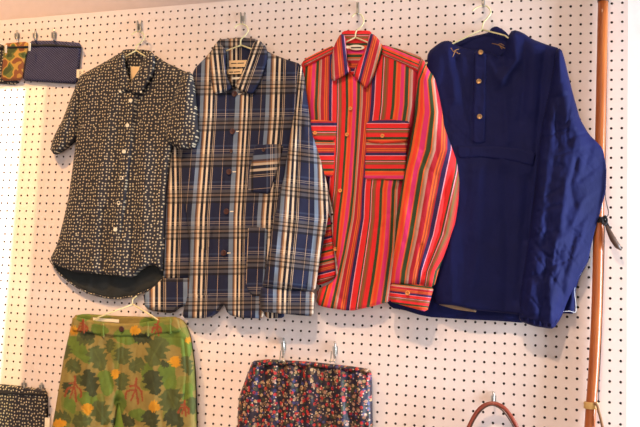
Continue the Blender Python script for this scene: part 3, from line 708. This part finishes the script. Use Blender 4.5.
tube('white_piping', [(588.5, 262, .022), (584, 268, .022), (577, 281, .024), (574.5, 291, .026), (575.8, 303, .026), (575.5, 312, .028), (569, 311, .034), (560, 312, .036)], .0007, M['white_trim'], gd, 8)
ns = piece('sleeve', gd, [(556, 49), (561, 48.5), (564, 57), (572, 90), (580, 119), (589, 134.5), (597, 142), (603, 149), (606.5, 168), (606, 190), (599.5, 215), (594, 233.5), (588, 262), (577, 280), (568, 300), (561, 318), (554, 328), (545, 326.5), (533.5, 324.5), (520, 319.5), (519, 300), (524.5, 262), (530, 226), (533, 198), (537, 158), (541, 125), (548, 92)],
           .034, .088, M['nylon'], R=13,
           folds=[([(566, 90), (580, 150), (588, 200)], .006, 7), ([(577, 160), (570, 185), (574, 205)], -.008, 3.5), ([(600, 165), (580, 180)], -.006, 2.5), ([(598, 190), (583, 200), (575, 220)], .006, 3), ([(595, 205), (578, 225)], -.006, 2.5), ([(590, 160), (604, 155)], .004, 2.5),
                  ([(585, 225), (572, 260), (568, 290)], .007, 4), ([(576, 235), (564, 275), (560, 310)], -.008, 4), ([(556, 240), (548, 290), (552, 320)], .006, 4), ([(548, 260), (543, 300)], -.005, 3), ([(536, 230), (530, 300)], .005, 5),
                  ([(560, 100), (552, 180), (546, 240)], -.006, 5), ([(592, 145), (585, 170)], -.005, 3), ([(566, 180), (560, 230)], .006, 4), ([(545, 300), (540, 318)], -.005, 2)],
           noise=(.003, .09, .06), crease=.0035,
           extra=lambda x, y: -.040 * np.clip((x - 568 + (y - 190) * .14) / 32, 0, 1.1) - .012 * np.clip((x - 545) / 60, 0, 1))
piece('elastic_cuff', gd, [(519, 311), (535, 316), (560, 318), (554, 329), (545, 328), (533, 326), (519, 321)], .044, .066, M['nylon'], R=5, step=1.1,
      folds=[([(x, 312), (x - 1, 330)], (-.004 if i_ % 2 else .004), 1.3) for i_, x in enumerate(range(522, 560, 3))], noise=(.002, .2, .05))
for x, y in ((480.6, 52.3), (478.8, 81.4), (479.6, 116.6)): button(x, y, .0545, .0068, M['brass'], gd, name='snap_button', holes=False)
# drawcord ends
for pts in ([(451, 48, .058), (454, 52, .062), (456, 50, .064), (459, 49, .062)], [(455, 50, .062), (454, 54, .064), (452.5, 57, .062)], [(455, 51, .062), (458, 53.5, .064), (460, 53.5, .062)]):
    tube('drawcord', pts, .0012, M['brass'], gd, 8)
for pts in ([(492, 43.5, .036), (497, 44.5, .042), (501, 46, .046), (505, 48.5, .05)], [(498, 44.5, .042), (501, 44, .045), (504, 45.5, .047)], [(500, 46, .045), (502, 49, .05)]):
    tube('drawcord', pts, .0012, M['brass'], gd, 8)

# ------------------------------------------------------------------ leaf print trousers
ge = empty('leaf_print_trousers', W(125, 320, .02), 'green and ochre leaf camouflage trousers with orange leaves, hanging below the floral shirt', 'trousers', None)
OCH = np.array(s2l(150, 130, 66)); DG = np.array(s2l(62, 68, 36)); LG = np.array(s2l(104, 126, 44)); OR = np.array(s2l(215, 150, 28)); RB = np.array(s2l(150, 72, 36)); MG = np.array(s2l(84, 92, 44)); PK = np.array(s2l(200, 160, 100))
LEAVES = []   # x, y, half length, half width, angle (deg from horizontal), colour, lobes
for a in ((79, 350, 17, 7, 50), (127, 337, 14, 6, 15), (106, 383, 13, 7, 80), (168, 376, 15, 8, 75), (174, 337, 15, 9, 20), (89, 400, 12, 6, 20), (120, 402, 12, 5, 80), (186, 350, 10, 5, 90), (70, 405, 9, 5, 60), (146, 372, 9, 5, 110), (100, 330, 9, 5, 10), (160, 333, 10, 6, 100), (140, 415, 11, 5, 10), (188, 395, 12, 5, 90), (84, 317, 8, 4, 0), (150, 322, 10, 4, 0)):
    LEAVES.append((*a, LG, 3))
for a in ((86, 338, 9, 6, 20), (98, 358, 13, 8, 70), (123, 356, 9, 7, 80), (136, 365, 9, 6, 150), (156, 352, 16, 9, 115), (74, 366, 8, 6, 30), (65, 352, 8, 5, 90), (122, 382, 9, 6, 90), (101, 413, 13, 8, 60), (172, 402, 14, 10, 70), (62, 419, 9, 7, 0), (187, 366, 10, 5, 80), (82, 421, 10, 6, 0), (80, 380, 6, 4, 60), (192, 405, 9, 5, 90), (110, 346, 7, 4, 100)):
    LEAVES.append((*a, MG, 7))
for a in ((90, 383, 14, 7, 75), (153, 383, 13, 8, 75), (142, 338, 10, 5, 10), (88, 335, 7, 4, 10), (151, 420, 10, 7, 70), (174, 419, 11, 7, 30), (127, 421, 9, 5, 30), (67, 388, 6, 4, 90), (165, 364, 5, 3, 30), (117, 422, 5, 5, 90)):
    LEAVES.append((*a, DG, 7))
for a in ((136, 330, 6, 4, 10), (175, 362, 5.5, 5, 80), (115, 374, 4.5, 4, 80), (87.5, 409, 5.5, 5, 90), (155, 407, 6, 4.5, 10), (60, 424, 7, 4, 0), (74, 330, 5, 4, 10), (189, 340, 3, 3, 0)):
    LEAVES.append((*a, OR, 4))
BR = []
for bx, by, s in ((75, 376, 1), (136, 378, 1), (158, 320, .6), (84, 320, .5), (185, 400, .6)):
    BR += [[(bx, by), (bx - 1 * s, by + 12 * s), (bx - 5 * s, by + 22 * s)], [(bx, by + 8 * s), (bx + 6 * s, by + 14 * s), (bx + 6 * s, by + 22 * s)], [(bx - 1 * s, by + 12 * s), (bx - 8 * s, by + 13 * s), (bx - 11 * s, by + 20 * s)], [(bx, by + 6 * s), (bx - 6 * s, by + 8 * s)], [(bx, by + 12 * s), (bx + 2 * s, by + 26 * s)]]
def leaf_colour(x, y):
    col = np.tile(OCH, (len(x), 1))
    wx = x + 2 * vnoise(x * .15, y * .15); wy = y + 2 * vnoise(x * .15 + 9, y * .15 + 4)
    n = vnoise(x * .06 + 3, y * .06); col = np.where((n > .18)[:, None], OCH * .4 + LG * .6, col)
    for (lx, ly, a, b_, ang, c, lob) in LEAVES:
        t = math.radians(ang); dx, dy = wx - lx, wy - ly
        s = (dx * math.cos(t) + dy * math.sin(t)) / a; q = (-dx * math.sin(t) + dy * math.cos(t)) / b_
        edge = 1.12 * np.sqrt(np.clip(1 - s * s, 0, 1)) * (1 - .25 * s) * (1 + (.62 * (np.abs(((s * 2.1 + lx * .1 + .22 * np.abs(q)) % 1) * 2 - 1) - .5) if lob > 3 else .1 * np.sin(s * 4 + lx)))
        ins = (np.abs(q) < edge) & (np.abs(s) < 1)
        vein = (np.abs(q) < .09) & (np.abs(s) < .85) & (lob == 7)
        cc = np.where(vein[:, None], c * 1.25, np.tile(c, (len(x), 1)))
        shade = 1 + .25 * vnoise(x * .12 + lx, y * .12)
        col = np.where(ins[:, None], cc * shade[:, None], col)
    for pl in BR:
        dd = np.full(x.shape, 1e9)
        for i in range(len(pl) - 1): dd = np.minimum(dd, seg_dist(wx, wy, pl[i], pl[i + 1]))
        col = np.where((dd < 1.0)[:, None], RB, col)
    return col * .85
piece('back_waistband', ge, [(73, 315.5), (85, 313.8), (120, 316), (160, 317), (178, 316.5), (182, 330), (75, 330)], .012, .018, M['leaf_print'], R=3, step=1.5, colour=leaf_colour)
pb_ = piece('trouser_body', ge, [(73, 316.5), (90, 320), (118, 323.5), (140, 323), (160, 319.5), (178, 317), (185, 322), (190, 336), (194, 362), (195.5, 391), (197, 440, 'h'), (126, 440), (121, 415), (118.5, 402), (116.5, 415), (112, 440, 'h'), (50, 440), (57, 399), (64, 356), (70, 330)],
            .018, .045, M['leaf_print'], R=10, step=1.0, colour=leaf_colour, noise=(.0025, .08, .025),
            folds=[([(120, 330), (119, 400)], -.003, 1.4), ([(104, 345), (110, 380), (118, 400)], -.003, 3), ([(184, 340), (187, 370), (185, 400)], -.005, 1.6), ([(90, 350), (82, 425)], .004, 8), ([(152, 350), (156, 425)], .004, 9), ([(118, 400), (135, 425)], -.004, 3), ([(118, 400), (104, 425)], -.004, 3), ([(72, 335), (182, 338)], -.0012, 1.0)])
piece('inner_leg', ge, [(119, 395), (126, 412), (129, 440), (110, 440), (113, 412)], .014, .024, M['leaf_print'], R=3, step=1.5, colour=lambda x, y: np.tile(LG * 1.3, (len(x), 1)))
piece('waistband', ge, [(72.5, 316), (90, 320), (118, 323.5), (140, 323), (160, 319.5), (178, 317), (182, 332), (160, 334), (140, 336.5), (118, 337), (90, 334.5), (71, 331)], .036, .049, M['leaf_print'], R=2.5, step=1.0, colour=leaf_colour, noise=(.001, .1, .05))
for x, y0 in ((84, 318.5), (103, 322), (147.5, 321.5), (170, 318)):
    piece('belt_loop', ge, [(x - 1.7, y0), (x + 1.7, y0), (x + 1.6, y0 + 16), (x - 1.8, y0 + 16)], .044, .0505, M['leaf_print'], R=1, step=1.0, colour=leaf_colour)
button(121.6, 329, .0505, .0085, M['brown_button'], ge)
tag('waist_label', [(93, 317.5), (119, 319.5), (119, 322.8), (93, 320.5)], .021, M['paper'], ge)
hanger([(137, 296, .022), (134, 298, .022), (132.6, 300, .022), (132.3, 305, .022)], (132.5, 304.5), (98, 317.5), (156, 318.5), 'gold wire hanger holding the leaf print trousers by the waist', d=.027, low=.35)

# ------------------------------------------------------------------ dark flower print skirt
gf = empty('gathered_skirt', W(310, 365, .02), 'shiny dark gathered skirt with tiny red and cream flowers, clipped below the striped shirt', 'skirt', None)
gath = [([(x0_, 362), (x1_, 440)], a_, w_) for x0_, x1_, a_, w_ in ((266, 256, -.006, 3.5), (274, 268, .006, 4), (283, 280, -.009, 3), (291, 291, .006, 5), (302, 301, -.007, 2.5), (310, 310, .004, 4), (322, 320, -.003, 4), (331, 331, -.008, 3), (339, 343, .009, 5), (350, 352, -.007, 3), (358, 361, .005, 3.5), (256, 246, .006, 4))]
piece('skirt_body', gf, [(252.4, 361.5), (268, 359.5), (283, 360.5), (309, 362), (327, 364), (350, 366.5), (368, 369), (371.5, 372), (372, 398), (372.5, 440, 'h'), (238, 440), (237.5, 415), (239, 397), (247, 374.5)], .014, .040, M['skirt'], R=8, step=1.3, folds=gath, noise=(.003, .13, .05))
piece('waistband', gf, [(252, 361), (268, 359), (283, 360), (309, 361.5), (327, 363.5), (350, 366), (369, 368.8), (371.5, 374), (350, 371.5), (327, 369), (309, 367), (283, 365.5), (251, 367)], .030, .047, M['skirt'], R=2.5, step=1.1,
      folds=[([(x, 358), (x, 375)], -.004, 1.4) for x in range(256, 370, 7)], noise=(.002, .2, .1))
for (x, y, x2, y2, lb) in ((283.6, 339, 281.6, 357, 'left'), (335.2, 342.5, 332.4, 357.5, 'right')):
    o = peg_hook(x, y, 15, 'metal peg hook above the %s clip of the dark flower print skirt' % lb, double=False)
    c = empty('metal_clip', W(x2, y2, .03), 'small metal clip gripping the %s side of the flower print skirt waistband' % lb, 'clip', None)
    tube('clip_arm', [(x2 - 1, y2 - 6, .026), (x2 - 1.5, y2, .040), (x2 - 2.2, y2 + 5, .049)], .0016, M['steel'], c, 8)
    tube('clip_arm', [(x2 + 1, y2 - 6, .026), (x2 + 1.5, y2, .040), (x2 + 2.2, y2 + 5, .049)], .0016, M['steel'], c, 8)
    tube('jaw', [(x2 - 3.2, y2 + 4, .049), (x2, y2 + 3.5, .050), (x2 + 3.2, y2 + 4, .049)], .0016, M['steel'], c, 8)

# ------------------------------------------------------------------ pouches at the left
def pouch(name, label, outline, back, front, mat, band, cat='pouch', **kw):
    o = empty(name, W(outline[0][0], outline[0][1], back), label, cat)
    p = piece('pouch_body', o, outline, back, front, mat, R=4, noise=(.001, .1, .06), **kw)
    z = piece('zip', o, band, front - .003, front + .003, M['floral_band'], R=1.2, step=1.2, noise=(.0005, .1, .1))
    return o
p1 = pouch('zip_pouch', 'navy blue zip pouch with fine pale dots and a white side tag', [(30, 40.5), (52, 40.5), (81.5, 43), (79.5, 64), (77, 84), (50, 82.5), (22.5, 80.5), (26, 58)], .006, .015, M['blue_dots'], [(29.5, 43.5), (55, 44), (81.5, 46), (81, 48.5), (55, 47), (28.5, 47)])
t_ = tag('side_tag', [(76.6, 69.5), (83.8, 69.2), (83.2, 77), (76.6, 78)], .0165, M['paper'], p1)
tube('tag_mark', [(79.3, 75.5, .0180), (79.6, 73.5, .0180), (81.2, 72.6, .0180), (80.2, 71.2, .0180), (79.4, 72.4, .0180), (81.3, 74.6, .0180), (81, 76, .0180)], .0006, M['ink'], p1, 6)
p2 = pouch('zip_pouch', 'small brown and ochre camouflage zip pouch beside the navy pouch', [(4, 43.5), (27.5, 41.5), (29, 46), (25, 60), (22.3, 80.5), (1, 80.5), (3, 60)], .010, .017, M['camo'], [(4, 46.3), (28.5, 45.6), (28.5, 48.2), (4, 49)])
p3 = pouch('zip_pouch', 'dark patterned zip pouch at the left edge, mostly behind the camouflage pouch', [(-22, 46), (3, 44), (17, 60), (17.5, 85), (-2, 83.5), (-25, 82)], .002, .009, M['floral'], [(-22, 47), (4, 46), (4, 49.5), (-22, 50)])
p4 = pouch('zip_pouch', 'charcoal zip pouch with small cream specks in the bottom left corner', [(-20, 383), (0, 384), (21, 386), (46.5, 390), (47, 418), (48, 455), (-22, 450)], .010, .026, M['floral'], [(-20, 391), (0, 391), (24, 392.5), (46.5, 393.5), (46.5, 396.5), (24, 395.5), (0, 394.5), (-20, 394)])
tag('side_tag', [(44.8, 417.5), (50, 417.5), (49.5, 427), (49, 434), (44.6, 434)], .028, M['paper'], p4)
for x, y, dr, lb in ((17, 31, 9, 'metal peg hook above the camouflage pouch'), (35.2, 31, 9, 'metal peg hook at the left end of the navy pouch'), (54, 29.5, 11, 'metal peg hook over the middle of the navy pouch'),
                     (24, 381, 7, 'metal peg hook over the middle of the bottom left pouch'), (41.5, 383, 7, 'metal peg hook at the right end of the bottom left pouch')):
    peg_hook(x, y, dr, lb, double=False)
for x, y, lb, dd in ((6, 49, 'small white clip on the zip of the camouflage pouch', .024), (29.8, 47, 'small pale clip between the camouflage and navy pouches', .038)):
    o = empty('pouch_clip', W(x, y, dd), lb, 'clip')
    tube('clip_arm', [(x - .6, y - 4, dd), (x - .8, y, dd + .002), (x - .8, y + 4, dd)], .0016, M['paper'], o, 8)
    tube('clip_arm', [(x + .6, y - 4, dd), (x + .4, y, dd + .002), (x + .2, y + 4, dd)], .0016, M['paper'], o, 8)

# ------------------------------------------------------------------ handbag
gh = empty('handbag', W(493, 440, .03), 'brown leather handbag whose looped handle hangs on a hook at the bottom', 'bag')
peg_hook(493.6, 392.5, 12, 'metal peg hook holding the brown leather bag handle', double=False, reach=.034)
arc = [(462, 446), (466.5, 430), (474, 414.5), (482, 405.5), (492.5, 402.6), (503, 407), (511, 417), (517.5, 430), (521, 446)]
tube('handle', [(x + .8, y + .8, .030) for x, y in arc], .0052, M['leather'], gh, 14)
tube('handle_piping', [(x + (2.2 if x < 492 else -1.6 if x > 494 else 0), y + 2.6, .0335) for x, y in arc], .0018, M['dark_leather'], gh, 10)
piece('bag_body', gh, [(448, 444), (534, 446), (540, 520), (444, 518)], .006, .055, M['leather'], R=10, step=4)

# ------------------------------------------------------------------ wooden pole
gp = empty('wooden_pole', W(590, 440, .03), 'long orange wooden pole with a dark cord, leaning against the right side of the board', 'pole')
pole_pts = [(603.0, 1.2), (600.2, 140), (597.2, 290), (594.2, 360), (591.2, 405), (588.5, 445)]
a_ = W(590, 440, .0165); dn = (W(597.2, 300, .0165) - W(602.6, 3, .0165)).normalized()
low = W(588.5, 470, .0165)
pw = smooth_path([W(x, y, .0165) for x, y in pole_pts], 6)
ext = (pw[-1] - pw[-3]).normalized(); tail_ = pw[-1] + ext * ((pw[-1].z) / -ext.z) * .995
V_, F_ = tube_data(pw + [tail_], .0125, 20); mesh_obj('shaft', [tuple(v) for v in V_], F_, M['wood'], gp)
tube('end_cap', [(603.0, 2, .0165), (603.3, -6, .0165), (603.5, -14, .0165)], .0137, M['dark_leather'], gp, 16, 1)
tube('cord', [(607.3, -5, .016), (606.9, 60, .016), (605.8, 130, .016), (605.2, 190, .020), (606.5, 203, .024), (608.6, 213, .024), (606, 218, .028)], .0011, M['cord'], gp, 8)
tube('cord', [(604.2, 224, .030), (604, 250, .024), (602.6, 300, .018), (600.5, 355, .018), (598.8, 385, .020), (598.8, 402, .022)], .0011, M['cord'], gp, 8)
wr = []
for i in range(40):
    t = i / 39; a = t * 2 * math.pi * 5; c = W(599.0, 217.5 + t * 6, .0165); wr.append(c + Vector((math.cos(a) * .0138, -math.sin(a) * .0138, 0)))
V_, F_ = tube_data(wr, .0017, 6); mesh_obj('cord_wrap', [tuple(v) for v in V_], F_, M['floral_band'], gp)
tube('knot', [(603, 221, .032), (605, 216, .036), (607, 221, .035), (604, 225, .037), (602, 219, .035), (606, 222, .032), (610, 229, .032)], .0028, M['floral_band'], gp, 8)
tube('leather_tab', [(605, 222, .030), (608.5, 230, .032), (613, 239, .032), (617.5, 246, .030), (621.5, 250, .026)], [.002, .0055, .0075, .0068, .002], M['dark_leather'], gp, 12)
kn = []
for i in range(50):
    t = i / 49; a = t * 2 * math.pi * 6; c = W(590.8, 402.5 + t * 6, .0165); kn.append(c + Vector((math.cos(a) * .0145, -math.sin(a) * .0145, 0)))
V_, F_ = tube_data(kn, .0024, 6); mesh_obj('binding', [tuple(v) for v in V_], F_, M['gold'], gp)
tube('strap', [(594, 403, .030), (597, 405, .032), (599, 412, .032), (602, 424, .030), (605, 440, .026), (606, 452, .022)], .0035, M['strap'], gp, 10)
